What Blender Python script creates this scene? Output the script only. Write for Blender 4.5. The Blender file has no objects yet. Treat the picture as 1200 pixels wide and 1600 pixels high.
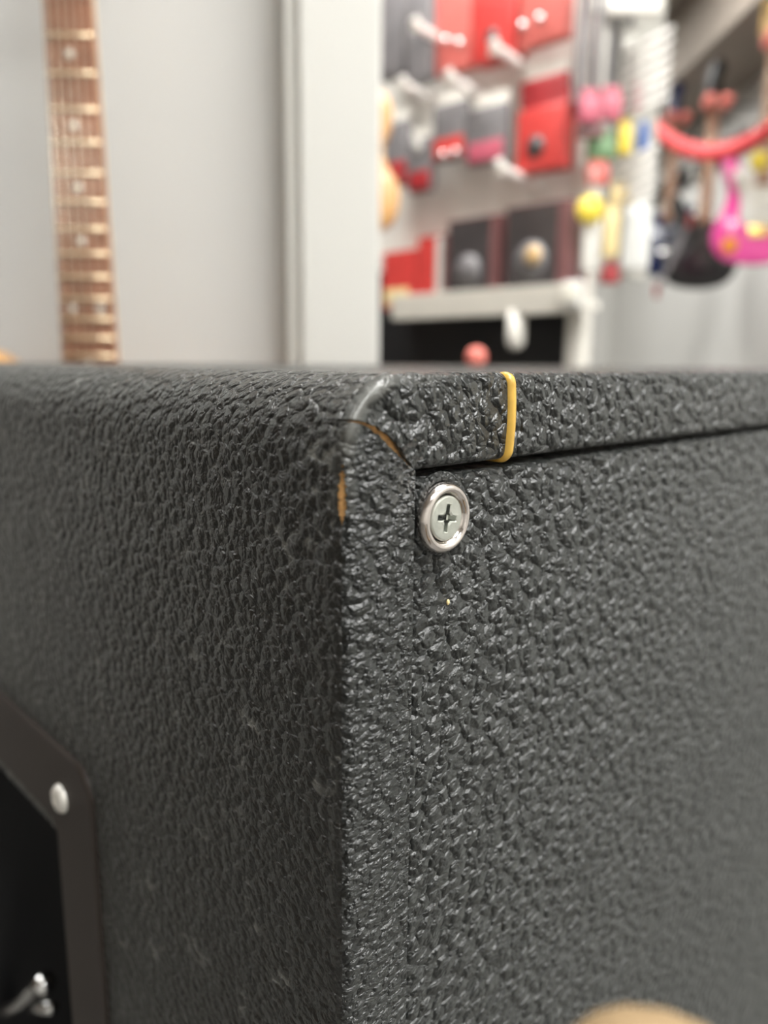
import bpy, bmesh, math, random
from mathutils import Vector, Matrix
random.seed(7)
C = bpy.context.scene.collection
PI = math.pi

# ---------------------------------------------------------------- camera, world, exposure
sc = bpy.context.scene
CAM = Vector((-0.09006, -0.10351, 0.00173))
YAW, PITCH, ROLL = 0.80122, 0.19164, 0.00965
F = Vector((math.cos(YAW)*math.cos(PITCH), math.sin(YAW)*math.cos(PITCH), -math.sin(PITCH)))
R0 = Vector((math.sin(YAW), -math.cos(YAW), 0)); U0 = R0.cross(F)
RR = R0*math.cos(ROLL) + U0*math.sin(ROLL); UU = RR.cross(F)
FH = Vector((math.cos(YAW), math.sin(YAW), 0))
cam_d = bpy.data.cameras.new('camera')
cam = bpy.data.objects.new('camera', cam_d); C.objects.link(cam)
m = Matrix((RR, UU, -F)).transposed().to_4x4(); m.translation = CAM
cam.matrix_world = m
cam_d.sensor_fit = 'VERTICAL'; cam_d.sensor_height = 36; cam_d.sensor_width = 27; cam_d.lens = 27.0
cam_d.clip_start = 0.005; cam_d.clip_end = 50
cam_d.dof.use_dof = True; cam_d.dof.focus_distance = 0.166; cam_d.dof.aperture_fstop = 7.6
sc.camera = cam
w = bpy.data.worlds.new('world'); sc.world = w; w.use_nodes = True
w.node_tree.nodes['Background'].inputs[0].default_value = (1, .97, .93, 1)
w.node_tree.nodes['Background'].inputs[1].default_value = 0.25
vs = sc.view_settings
vs.view_transform = 'Standard'; vs.look = 'None'; vs.gamma = 1; vs.exposure = 0.0
vs.use_curve_mapping = False
LAMP = 30.0          # strength of the shop's ceiling panels

FLOOR, CEIL = -0.76, 1.78

# ---------------------------------------------------------------- helpers
ENV = YAW - PI/2     # the shop's aisle runs this way

def env(r, d, z):
    p = Vector((CAM.x, CAM.y, 0)) + R0*r + FH*d
    return Vector((p.x, p.y, z))

def pt(px, py, d):
    """point of the shop seen along one sight line, d metres down the aisle"""
    v = F + RR*((px-600)/1200) - UU*((py-800)/1200)
    return CAM + v*(d/v.dot(FH))

def thing(name, label, cat, loc=(0, 0, 0), rz=0, group=None):
    o = bpy.data.objects.new(name, None); C.objects.link(o)
    o.empty_display_size = .02
    o.location = loc; o.rotation_euler = (0, 0, rz)
    o['label'] = label; o['category'] = cat
    if group: o['group'] = group
    return o

def tag(o, label, cat, group=None):
    o['label'] = label; o['category'] = cat
    if group: o['group'] = group
    return o

def finish(name, bm, mat, parent=None, smooth=True, loc=None):
    me = bpy.data.meshes.new(name); bm.normal_update(); bm.to_mesh(me); bm.free()
    if smooth:
        for p in me.polygons: p.use_smooth = True
    o = bpy.data.objects.new(name, me); C.objects.link(o)
    if mat: me.materials.append(mat)
    if parent: o.parent = parent
    if loc is not None: o.location = loc
    return o

def copy_tree(o, parent=None):
    c = o.copy(); C.objects.link(c)
    if parent: c.parent = parent
    for ch in list(o.children): copy_tree(ch, c)
    return c

def box(bm, c, s, bev=0.0, rot=None):
    r = bmesh.ops.create_cube(bm, size=1)
    vs_ = r['verts']
    for v in vs_: v.co = Vector((v.co.x*s[0], v.co.y*s[1], v.co.z*s[2]))
    if bev > 0:
        es = list({e for v in vs_ for e in v.link_edges})
        rb = bmesh.ops.bevel(bm, geom=es, offset=bev, segments=2, affect='EDGES', profile=.6)
        vs_ = list({v for f in rb['faces'] for v in f.verts} | {v for v in vs_ if v.is_valid})
    for v in vs_:
        if rot: v.co = rot @ v.co
        v.co += Vector(c)

def tube(bm, pts, rad, n=10, cap=True):
    pts = [Vector(p) for p in pts]
    rads = rad if isinstance(rad, (list, tuple)) else [rad]*len(pts)
    rings = []; up = None
    for i, p in enumerate(pts):
        t = (pts[min(i+1, len(pts)-1)] - pts[max(i-1, 0)]).normalized()
        if up is None:
            up = t.orthogonal().normalized()
        up = (up - t*up.dot(t)).normalized(); sd = t.cross(up)
        rings.append([bm.verts.new(p + (up*math.cos(a)+sd*math.sin(a))*rads[i]) for a in [2*PI*k/n for k in range(n)]])
    for a, b in zip(rings, rings[1:]):
        for k in range(n): bm.faces.new((a[k], a[(k+1) % n], b[(k+1) % n], b[k]))
    if cap:
        bm.faces.new(rings[0][::-1]); bm.faces.new(rings[-1])

def lathe(bm, prof, n=48, axis=Vector((0, 0, 1)), origin=Vector()):
    """profile of (radius, height) turned about axis"""
    q = Vector((0, 0, 1)).rotation_difference(axis)
    rings = []
    for r, h in prof:
        if r < 1e-7: rings.append([bm.verts.new(origin + q @ Vector((0, 0, h)))]*n)
        else: rings.append([bm.verts.new(origin + q @ Vector((r*math.cos(2*PI*k/n), r*math.sin(2*PI*k/n), h))) for k in range(n)])
    for a, b in zip(rings, rings[1:]):
        for k in range(n):
            f = []
            for v in (a[k], a[(k+1) % n], b[(k+1) % n], b[k]):
                if v not in f: f.append(v)
            if len(f) > 2: bm.faces.new(f)

def smooth_loop(P, n=6):
    out = []
    for i in range(len(P)):
        p0, p1, p2, p3 = [Vector(P[(i+k) % len(P)]) for k in (-1, 0, 1, 2)]
        for k in range(n):
            t = k/n
            out.append(0.5*((2*p1) + (p2-p0)*t + (2*p0-5*p1+4*p2-p3)*t*t + (3*p1-p0-3*p2+p3)*t**3))
    return out

def smooth_path(P, n=6):
    P = [Vector(p) for p in P]; out = []
    for i in range(len(P)-1):
        p0, p1, p2, p3 = P[max(i-1, 0)], P[i], P[i+1], P[min(i+2, len(P)-1)]
        for k in range(n):
            t = k/n
            out.append(0.5*((2*p1) + (p2-p0)*t + (2*p0-5*p1+4*p2-p3)*t*t + (3*p1-p0-3*p2+p3)*t**3))
    out.append(P[-1]); return out

def slab(bm, outline, y0, y1, bev=0.0):
    """outline in (x, z) extruded from y0 (front) to y1 with a soft rim"""
    cx = sum(p[0] for p in outline)/len(outline); cz = sum(p[1] for p in outline)/len(outline)
    def ring(y, k):
        return [bm.verts.new((p[0]+(cx-p[0])*k, y, p[1]+(cz-p[1])*k)) for p in outline]
    if bev > 0:
        k = bev/0.15
        R = [ring(y0, k), ring(y0+bev*.35, k*.35), ring(y0+bev, 0), ring(y1-bev, 0), ring(y1-bev*.35, k*.35), ring(y1, k)]
    else: R = [ring(y0, 0), ring(y1, 0)]
    n = len(outline)
    for a, b in zip(R, R[1:]):
        for i in range(n): bm.faces.new((a[i], a[(i+1) % n], b[(i+1) % n], b[i]))
    for r, rev in ((R[0], False), (R[-1], True)):
        f = bm.faces.new(r if not rev else r[::-1])
    bmesh.ops.recalc_face_normals(bm, faces=bm.faces)

def rrect(x0, x1, z0, z1, r, n=6):
    P = []
    for cx, cz, a0 in ((x1-r, z1-r, 0), (x0+r, z1-r, PI/2), (x0+r, z0+r, PI), (x1-r, z0+r, 3*PI/2)):
        for k in range(n+1):
            a = a0 + PI/2*k/n
            P.append((cx+r*math.cos(a), cz+r*math.sin(a)))
    return P

# ---------------------------------------------------------------- materials
def mat(name, col, rough=.5, metal=0.0, var=.06, vscale=30, bump=0.0, bscale=200, spec=.5, coat=0.0):
    M = bpy.data.materials.new(name); M.use_nodes = True
    nt = M.node_tree; b = nt.nodes['Principled BSDF']
    b.inputs['Roughness'].default_value = rough; b.inputs['Metallic'].default_value = metal
    b.inputs['Specular IOR Level'].default_value = spec
    b.inputs['Coat Weight'].default_value = coat
    tc = nt.nodes.new('ShaderNodeTexCoord'); nz = nt.nodes.new('ShaderNodeTexNoise')
    nz.inputs['Scale'].default_value = vscale; nz.inputs['Detail'].default_value = 3
    nt.links.new(tc.outputs['Object'], nz.inputs['Vector'])
    rp = nt.nodes.new('ShaderNodeValToRGB')
    rp.color_ramp.elements[0].position = .3; rp.color_ramp.elements[1].position = .7
    rp.color_ramp.elements[0].color = tuple(c*(1-var) for c in col) + (1,)
    rp.color_ramp.elements[1].color = tuple(min(1, c*(1+var)) for c in col) + (1,)
    nt.links.new(nz.outputs['Fac'], rp.inputs[0]); nt.links.new(rp.outputs[0], b.inputs['Base Color'])
    if bump > 0:
        n2 = nt.nodes.new('ShaderNodeTexNoise'); n2.inputs['Scale'].default_value = bscale
        nt.links.new(tc.outputs['Object'], n2.inputs['Vector'])
        bp = nt.nodes.new('ShaderNodeBump'); bp.inputs['Distance'].default_value = bump
        nt.links.new(n2.outputs['Fac'], bp.inputs['Height']); nt.links.new(bp.outputs[0], b.inputs['Normal'])
    return M

def tolex(name, cell, depth, fine=1.0, stretch=(1, 1, 1), rough=.40, sheen=.07, turn=0.0, chips=False, col=(.0135, .0150, .0145)):
    """pebbled vinyl: warped cells make rounded grains, a second finer layer the wrinkles between"""
    M = bpy.data.materials.new(name); M.use_nodes = True
    nt = M.node_tree; L = nt.links; N = nt.nodes; b = N['Principled BSDF']
    tc = N.new('ShaderNodeTexCoord'); mp = N.new('ShaderNodeMapping'); mp.inputs['Scale'].default_value = stretch; mp.inputs['Rotation'].default_value = (0, math.radians(turn), 0)
    L.new(tc.outputs['Object'], mp.inputs['Vector'])
    wn = N.new('ShaderNodeTexNoise'); wn.inputs['Scale'].default_value = 260; wn.inputs['Detail'].default_value = 2
    L.new(mp.outputs[0], wn.inputs['Vector'])
    sub = N.new('ShaderNodeVectorMath'); sub.operation = 'SUBTRACT'; sub.inputs[1].default_value = (.5, .5, .5)
    L.new(wn.outputs['Color'], sub.inputs[0])
    scl = N.new('ShaderNodeVectorMath'); scl.operation = 'SCALE'; scl.inputs['Scale'].default_value = cell*1.1
    L.new(sub.outputs[0], scl.inputs[0])
    add = N.new('ShaderNodeVectorMath'); add.operation = 'ADD'
    L.new(mp.outputs[0], add.inputs[0]); L.new(scl.outputs[0], add.inputs[1])
    def vor(scale, feat):
        v = N.new('ShaderNodeTexVoronoi'); v.feature = feat; v.inputs['Scale'].default_value = scale
        L.new(add.outputs[0], v.inputs['Vector']); return v
    def mth(op, a, bb=None, clamp=False):
        x = N.new('ShaderNodeMath'); x.operation = op; x.use_clamp = clamp
        for i, q in enumerate((a, bb)):
            if q is None: continue
            if isinstance(q, (int, float)): x.inputs[i].default_value = q
            else: L.new(q, x.inputs[i])
        return x.outputs[0]
    v1 = vor(1/cell, 'F1'); v2 = vor(2.3/cell, 'F1')
    big = N.new('ShaderNodeTexNoise'); big.inputs['Scale'].default_value = .22/cell; big.inputs['Detail'].default_value = 1
    L.new(mp.outputs[0], big.inputs['Vector'])
    fin = N.new('ShaderNodeTexNoise'); fin.inputs['Scale'].default_value = 3.2/cell; fin.inputs['Detail'].default_value = 3
    L.new(add.outputs[0], fin.inputs['Vector'])
    # each grain is a dome, creased where it meets the next
    def dome(o_): return mth('SUBTRACT', 1.0, mth('POWER', mth('MULTIPLY', o_, 1.25), 2.0), True)
    h = mth('ADD', mth('MULTIPLY', dome(v1.outputs['Distance']), .80), mth('MULTIPLY', dome(v2.outputs['Distance']), .17*fine))
    h = mth('ADD', h, mth('MULTIPLY', fin.outputs['Fac'], .13*fine))
    h = mth('ADD', h, mth('MULTIPLY', big.outputs['Fac'], .5))
    at = N.new('ShaderNodeAttribute'); at.attribute_name = 'wear'
    keep = mth('SUBTRACT', 1.0, at.outputs['Fac'], True)
    h = mth('MULTIPLY', h, keep)
    bp = N.new('ShaderNodeBump'); bp.inputs['Distance'].default_value = depth; bp.inputs['Strength'].default_value = 1
    L.new(h, bp.inputs['Height']); L.new(bp.outputs[0], b.inputs['Normal'])
    # vinyl: creases a little dustier and rougher, a rare pale chip
    mx = N.new('ShaderNodeMix'); mx.data_type = 'RGBA'
    mx.inputs['A'].default_value = col + (1,)
    mx.inputs['B'].default_value = (.15, .15, .14, 1)
    fac = mth('MULTIPLY', at.outputs['Fac'], .75)
    if chips:   # here and there the creases are rubbed pale
        sp = N.new('ShaderNodeTexNoise'); sp.inputs['Scale'].default_value = 75; sp.inputs['Detail'].default_value = 2
        L.new(tc.outputs['Object'], sp.inputs['Vector'])
        rub = mth('MULTIPLY', mth('SUBTRACT', sp.outputs['Fac'], .58, True), 14.0, True)
        fac = mth('MAXIMUM', fac, mth('MULTIPLY', rub, mth('MULTIPLY', mth('SUBTRACT', v1.outputs['Distance'], .60, True), 6.0, True)))
    L.new(fac, mx.inputs['Factor'])
    L.new(mx.outputs['Result'], b.inputs['Base Color'])
    rr = mth('ADD', mth('MULTIPLY', fin.outputs['Fac'], .16), rough-.08)
    L.new(rr, b.inputs['Roughness'])
    b.inputs['Specular IOR Level'].default_value = .5
    b.inputs['Sheen Weight'].default_value = sheen; b.inputs['Sheen Roughness'].default_value = .45
    b.inputs['Sheen Tint'].default_value = (.95, 1, .95, 1)
    return M

M_SIDE = tolex('tolex_side', .0029, .0016, 1.1, (1, 1, 1.15), rough=.30, sheen=.11, chips=True, col=(.0120, .0112, .0100))  # same vinyl, the side's shade and brown reflection put into its darker colour
M_EDGE = tolex('tolex_edge', .0025, .0024, 1.3, (.85, 1, 1.45), rough=.31, turn=-8)
M_STRIP = tolex('tolex_corner', .0031, .0030, 1.1, (.85, 1, 1), rough=.30)
M_PANEL = tolex('tolex_panel', .0033, .0027, .9, (.78, 1, 1.1), rough=.35, turn=28)
M_WOOD = mat('raw_plywood', (.80, .42, .16), .8, var=.35, vscale=700, bump=.0002, bscale=1500)
M_FIBRE = mat('torn_cloth', (.45, .40, .30), .9)
M_PIPE = mat('gold_piping', (.60, .36, .06), .32, var=.12, vscale=250)
M_NICKEL = mat('nickel', (.66, .61, .58), .17, 1.0, var=.05, vscale=300, bump=.00003, bscale=900)
M_PALE = mat('pale_nickel', (.92, .90, .85), .45, .6, var=.05, vscale=300)
M_ZINC = mat('zinc', (.60, .62, .57), .38, 1.0, var=.1, vscale=500, bump=.00006, bscale=900)
M_CHROME = mat('chrome', (.8, .8, .8), .15, 1.0)
M_PLATE = mat('handle_plate', (.031, .023, .019), .5, var=.1)
M_CUP = mat('handle_cup', (.006, .006, .007), .5)
M_WALL = mat('wall_paint', (.61, .605, .592), .6, var=.015, vscale=2)
M_PILLAR = mat('pillar_paint', (.69, .68, .645), .55, var=.015, vscale=3)
M_SHOP = mat('shop_wall', (.70, .69, .66), .6, var=.03, vscale=2)
M_WARM = mat('warm_wall', (.13, .085, .05), .7, var=.1, vscale=3)
M_CEIL = mat('ceiling_paint', (.45, .41, .36), .8, var=.05, vscale=2)
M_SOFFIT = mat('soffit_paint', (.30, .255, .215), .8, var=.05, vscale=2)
M_FLOOR = mat('floor_vinyl', (.14, .135, .125), .45, var=.08, vscale=3)
M_WHITE = mat('white_steel', (.76, .73, .67), .4, var=.02)
M_BACK = mat('rack_panel', (.74, .715, .66), .5, var=.03)
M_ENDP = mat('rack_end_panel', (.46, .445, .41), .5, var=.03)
M_PRONG = mat('prong_white', (.86, .83, .79), .3)
M_BLACK = mat('black_steel', (.012, .013, .015), .45)
M_ROSE = mat('rosewood', (.30, .135, .08), .45, var=.22, vscale=60)
M_MAPLE = mat('maple', (.62, .42, .20), .35, var=.1, vscale=25)
M_FRET = mat('fret_wire', (.95, .78, .54), .45, 1.0)
M_PEARL = mat('pearl_inlay', (.80, .77, .68), .25)
M_STRING = mat('string_wire', (.75, .68, .55), .3, 1.0)
M_HONEY = mat('honey_wood', (.62, .34, .13), .3, var=.15, vscale=12, coat=.3)
M_RED = mat('red_card', (.55, .05, .045), .35, var=.08)
M_REDD = mat('dark_red_card', (.33, .025, .03), .4, var=.08)
M_REDL = mat('salmon_card', (.58, .14, .12), .3, var=.08)
M_PINKC = mat('rose_card', (.50, .11, .16), .35)
M_GREY = mat('grey_plastic', (.17, .16, .165), .4, var=.15, vscale=20)
M_DARK = mat('dark_card', (.05, .044, .045), .35, var=.2, vscale=20)
M_MAROON = mat('maroon_card', (.17, .075, .075), .4)
M_YEL = mat('yellow_card', (.75, .58, .06), .4)
M_CREAM = mat('cream_card', (.75, .60, .30), .5)
M_BLUE = mat('blue_card', (.06, .15, .45), .4)
M_GREEN = mat('green_card', (.13, .24, .11), .4)
M_ORANGE = mat('orange_card', (.85, .28, .02), .4)
M_CLEAR = mat('pale_plastic', (.62, .60, .56), .15)
M_FOAM = mat('red_foam', (.72, .20, .16), .7)
M_STRAP = mat('red_strap', (.66, .035, .04), .6)
M_HOTPINK = mat('pink_lacquer', (.85, .07, .36), .15, coat=.5)
M_BLACKL = mat('black_lacquer', (.006, .006, .006), .3, coat=.0)
M_NAVY = mat('navy_lacquer', (.012, .02, .075), .15, coat=.5)
M_WLAC = mat('white_lacquer', (.70, .70, .68), .2, coat=.3)
M_PGUARD = mat('white_pickguard', (.78, .77, .73), .3)
M_GOLD = mat('gold_hardware', (.85, .58, .2), .25, 1.0)
M_SKIN = mat('skin', (.30, .205, .11), .5, var=.08, vscale=120, bump=.0001, bscale=900)
def lamp_mat(name, strength):
    M = bpy.data.materials.new(name); M.use_nodes = True
    b = M.node_tree.nodes['Principled BSDF']
    b.inputs['Base Color'].default_value = (.9, .9, .9, 1)
    b.inputs['Emission Color'].default_value = (1, 1, .975, 1); b.inputs['Emission Strength'].default_value = strength
    return M

# ---------------------------------------------------------------- the setting
def struct(name, bm, m, loc=(0, 0, 0), rz=ENV):
    o = finish(name, bm, m, smooth=False); o.location = loc; o.rotation_euler = (0, 0, rz); o['kind'] = 'structure'; return o
O = env(0, 0, 0)
def room_box(name, r0, r1, d0, d1, z0, z1, m, bev=0.0):
    bm = bmesh.new(); box(bm, ((r0+r1)/2, (d0+d1)/2, (z0+z1)/2), (r1-r0, d1-d0, z1-z0), bev)
    return struct(name, bm, m, O)
RL, RW, DB, DF = -2.4, 1.85, -2.4, 6.5
room_box('floor', RL-.1, RW+.1, DB-.1, DF+.1, FLOOR-.1, FLOOR, M_FLOOR)
room_box('ceiling', RL-.1, RW+.1, DB-.1, DF+.1, CEIL, CEIL+.1, M_CEIL)
room_box('wall_right', RW, RW+.1, DB, DF, FLOOR, CEIL, M_SHOP)
room_box('wall_back', RL, RW, DF, DF+.1, FLOOR, CEIL, M_SHOP)
room_box('wall_left', RL-.1, RL, DB, DF, FLOOR, CEIL, M_WARM)
room_box('wall_front', RL, RW, DB-.1, DB, FLOOR, CEIL, M_SHOP)
room_box('wall_partition', RL, -.1082, .905, 1.01, FLOOR, CEIL, M_WALL)
# pillar closing the partition, with a narrow stepped trim on its partition side
room_box('trim_pillar', -.0905, -.0085, .858, 1.02, FLOOR, CEIL, M_PILLAR, .0015)
room_box('trim_step', -.1075, -.0912, .868, 1.01, FLOOR, CEIL, M_PILLAR, .0015)
# dropped soffit over the guitar wall and the dark hanging rail below it
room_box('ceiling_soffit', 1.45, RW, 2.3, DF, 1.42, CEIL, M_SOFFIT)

# ceiling light panels, with fill panels put in to brighten
def ceiling_light(r, d, power, label):
    t = thing('ceiling_light', label, 'light', env(r, d, CEIL), ENV, 'ceiling light panels')
    bm = bmesh.new()
    for x, y, sx, sy in ((-.62, 0, .03, .63), (.62, 0, .03, .63), (0, -.3, 1.27, .03), (0, .3, 1.27, .03)):
        box(bm, (x, y, -.0251), (sx, sy, .05), .004)
    finish('frame', bm, M_WHITE, t, False)
    bm = bmesh.new(); box(bm, (0, 0, -.02), (1.205, .565, .02), .003)
    finish('diffuser', bm, lamp_mat('lamp_panel', LAMP*power), t, False)
    return t
ceiling_light(.98, -.95, 1.0, 'white ceiling light panel behind the camera')
ceiling_light(.95, .35, 1.0, 'white ceiling light panel beside the speaker cabinet')
ceiling_light(-1.6, .5, .26, 'added white ceiling panel brightening the handle side of the speaker cabinet')  # no lamp known here; added to lift the side face and partition
ceiling_light(-.30, 1.5, .75, 'unseen white ceiling panel placed to brighten the display rack')  # unseen panel, shifted off the row to brighten the rack front
ceiling_light(.55, 3.3, .6, 'white ceiling light panel above the end of the display rack')
ceiling_light(.5, 4.9, .6, 'white ceiling light panel at the far end of the shop')

# ---------------------------------------------------------------- the speaker cabinet
cab = thing('speaker_cabinet', 'black pebbled vinyl speaker cabinet with gold piping and a torn corner', 'amplifier', (0, 0, FLOOR))
W, D, H = .66, .42, FLOOR + .035
T, RC, RF = .0192, .016, .0030
XP = .0487
THC = math.radians(27)

def hash1(i, s=0):
    r = random.Random(i*7919+s*104729); return r.random()*2-1

def wob(x, s, f):   # smooth 1-D noise
    x *= f; i = math.floor(x); t = x-i; t = t*t*(3-2*t)
    return hash1(i, s)*(1-t)+hash1(i+1, s)*t

def prof_left(z):
    return (Vector((0, z)), Vector((1, 0)), Vector((T, min(z, -T))), 0.0)
def prof_arc(th):
    return (Vector((RC-RC*math.cos(th), -RC+RC*math.sin(th))), Vector((math.cos(th), -math.sin(th))), Vector((T, -T)), th/(PI/2))
def prof_top(x):
    return (Vector((x, 0)), Vector((0, -1)), Vector((max(x, T), -T)), 1.0)

NF, NR, NI = 20, 22, 6
OUTER_Y = [D, .36, .3015, .26, .20, .1525, .12, .08, .05, .03, .02, .014, .010, .0075, .006, .0047, .0038]
def rear_path(P, e=0.0):
    """points from the outer skin over the rear edge to the inner lip; each (pos, inward)"""
    o, n, I, k = P
    ri = .0008 + .0016*k
    out = []
    n3 = Vector((n.x, 0, n.y)); Y = Vector((0, 1, 0))
    def v3(p, y): return Vector((p.x, y, p.y))
    for y in OUTER_Y: out.append((v3(o+n*e, y), n3, 'o', 0))
    for i in range(NF+1):
        a = PI/2*i/NF
        inw = n3*math.cos(a) + Y*math.sin(a)
        out.append((v3(o, RF) + n3*RF - inw*(RF-e) , inw, 'f', i/NF))
    p1 = o+n*RF; m = (I-p1); ln = m.length; m = m/ln; p2 = I-m*ri
    for i in range(1, NR+1):
        t = i/NR; q = p1.lerp(p2, t)
        puff = .00035*math.sin(PI*t)
        out.append((v3(q, e-puff*(e == 0)), Y.copy(), 'r', t))
    m3 = Vector((m.x, 0, m.y))
    for i in range(1, NI+1):
        a = PI/2*i/NI
        out.append((v3(p2, ri) + m3*(ri-e)*math.sin(a) - Y*(ri-e)*math.cos(a), (Y*math.cos(a) - m3*math.sin(a)), 'i', i/NI))
    out.append((v3(I-m*e, .018), -m3, 'n', 1))
    return out

def crack_half(kind, t, y):
    """half width of the split along its length, ragged"""
    if kind == 'o': return 0.00018*max(0, 1-(y-RF)/.002) if y < .0052 else 0
    if kind == 'f': return .00012 + .00016*t + .00007*wob(t, 3, 9)
    if kind == 'r': return (.00022*(1-t) + .00046*math.sin(PI*t) + .00005) * (1+.6*wob(t, 5, 16))
    return .00006
def crack_shift(kind, t):
    if kind == 'f': return .0011*t
    if kind == 'r': return .0011*(1-t)+ .0011*math.sin(PI*min(1, t*1.15))*(1 if t < .87 else .0) * (1-t)
    return 0

OUT_CLOSED = [y > .0048 for y in OUTER_Y[1:]] + [False]*200
def covering(name, cols, mat_, holes=None, side=0):
    """cols: list of (profile, dx, depth) ; side -1/+1: which end borders the crack"""
    bm = bmesh.new(); lay = bm.verts.layers.float.new('wear')
    grid = []; info = []
    for (P, dx, dep, ck) in cols:
        col = []
        o, n, I, k = P
        m = (I-(o+n*RF)); m = m/m.length if m.length > 0 else Vector((1, 0))
        perp = Vector((-m.y, 0, m.x)) if False else Vector((-m.y*1.0, 0, m.x))   # towards the top piece
        if perp.z < 0: perp = -perp
        for (p, inw, kind, t) in rear_path(P):
            q = p.copy(); q.x += dx
            if ck:
                wgt, sgn = ck
                pp = perp if kind != 'o' else Vector((n.y*-0, 0, 1))
                q += pp*wgt*(crack_shift(kind, t) + sgn*crack_half(kind, t, p.y))
                if sgn > 0 and kind in 'fr': q -= inw*.00055*max(0, wgt-.35)*(min(1, t*2) if kind == 'f' else min(1, (1-t)*5))
            q += inw*dep
            v = bm.verts.new(q)
            wear = 0
            if kind in 'of':
                th = math.atan2(RC+o.y, RC-o.x) if (o.x < RC and o.y > -RC) else (0 if o.x <= 1e-6 else PI/2)
                arc = max(0, 1-abs(th-math.radians(42))/math.radians(60)) if (o.y > -.026 and o.x < .026) else 0
                if kind == 'f': wear = .95*math.sin(PI*min(1, max(0, t*1.0)))**.7*min(1, arc*1.6)
                elif p.y < .0045: wear = .3*min(1, arc*1.6)
            v[lay] = wear
            col.append(v)
        grid.append(col)
    for i in range(len(grid)-1):
        for j in range(len(grid[0])-1):
            if grid and (cols[i][2] > 0 or cols[i+1][2] > 0) and cols[i][0][0].x < .02 and side and OUT_CLOSED[j]: continue
            if holes and holes(cols[i], cols[i+1], j, grid[i][j].co, grid[i+1][j+1].co): continue
            vsx = [grid[i][j], grid[i+1][j], grid[i+1][j+1], grid[i][j+1]]
            if len({tuple(round(c*1e7) for c in v.co) for v in vsx}) < 3: continue
            try: bm.faces.new(vsx)
            except ValueError: pass
    return finish(name, bm, mat_, cab, True)

def fix(o):   # the cabinet's parts are modelled from its rear top corner
    o.location = (0, 0, -FLOOR); return o

zs = [H, -.6, -.50, -.421, -.35, -.25, -.20, -.165, -.13, -.10, -.08, -.065, -.055, -.048, -.042, -.038, -.034]
zs += [-.031 + .00028*i for i in range(int((.031-RC)/.00028)+1)]
side_prof = [prof_left(z) for z in zs] + [prof_arc(THC*i/30) for i in range(1, 31)]
def ckw(P, sgn):
    o, n, I, k = P
    th = k*PI/2 if k < 1 else PI
    if k <= 0: return None
    return (max(0, 1-abs(th-THC)/math.radians(14)), sgn)
cols = [(P, 0, 0, ckw(P, -1)) for P in side_prof]
for dep in (.00015, .0005, .0012): cols.append((side_prof[-1], 0, dep, (1, -1-dep*200)))

def side_holes(a, b, j, p, q):
    o = a[0][0]
    kind_f = len(OUTER_Y) <= j < len(OUTER_Y)+NF
    if kind_f and -.0277 < o.y < -.0164:   # worn slit on the rear edge
        c = len(OUTER_Y)+8.2 + 1.3*wob(o.y, 11, 220)
        s = (o.y+.0277)/(.0113)
        wd = 3.1*(math.sin(PI*s**.8)**.7) + .9*wob(o.y, 12, 1900)
        if abs(s-.905) < .018: wd = 0
        return abs(j-c) < wd
    if p.x < .002 and q.x < .002 and p.y <= .302 and q.y >= .1524 and o.y >= -.4211 and b[0][0].y <= -.1649: return True
    return False
so = fix(covering('side_covering', cols, M_SIDE, side_holes, 1))
# the strip on the rear face is the same skin; give its rear faces the coarser grain
so.data.materials.append(M_EDGE)
for p in so.data.polygons:
    if p.center.y < .0022 and p.center.x > .0006: p.material_index = 1
so.data.materials.append(M_FIBRE)
nj = len(rear_path(side_prof[0]))
for v0 in so.data.polygons:
    vi = min(v0.vertices)//nj
    if vi == len(cols)-4: v0.material_index = 2

tops = [prof_arc(THC + (PI/2-THC)*i/50) for i in range(51)]
xs_ = [RC + (XP-.0013-RC)*i/24 for i in range(1, 25)]
c2 = []
for dep in (.0012, .0005, .00015): c2.append((tops[0], 0, dep, (1, 1+dep*300)))
c2 += [(P, 0, 0, ckw(P, 1)) for P in tops] + [(prof_top(x), 0, 0, None) for x in xs_]
for a in (30, 60, 90): c2.append((prof_top(XP-.0013), .0006*math.sin(math.radians(a)), .0006*(1-math.cos(math.radians(a))), None))
c2.append((prof_top(XP-.0013), .0006, .003, None))
co_ = fix(covering('corner_covering', c2, M_STRIP, None, 2))
co_.data.materials.append(M_SIDE)
for p in co_.data.polygons:
    if p.center.y > RF: p.material_index = 1
c3 = [(prof_top(XP+.0019), -.0006, .003, None)]
for a in (90, 60, 30): c3.append((prof_top(XP+.0019), -.0006*math.sin(math.radians(a)), .0006*(1-math.cos(math.radians(a))), None))
x = XP+.0019
while x < W-.002:
    c3.append((prof_top(x), 0, 0, None)); x += .0015 if x < .12 else (.006 if x < .3 else .03)
c3.append((prof_top(W), 0, 0, None))
fix(covering('top_covering', c3, M_STRIP))

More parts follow.
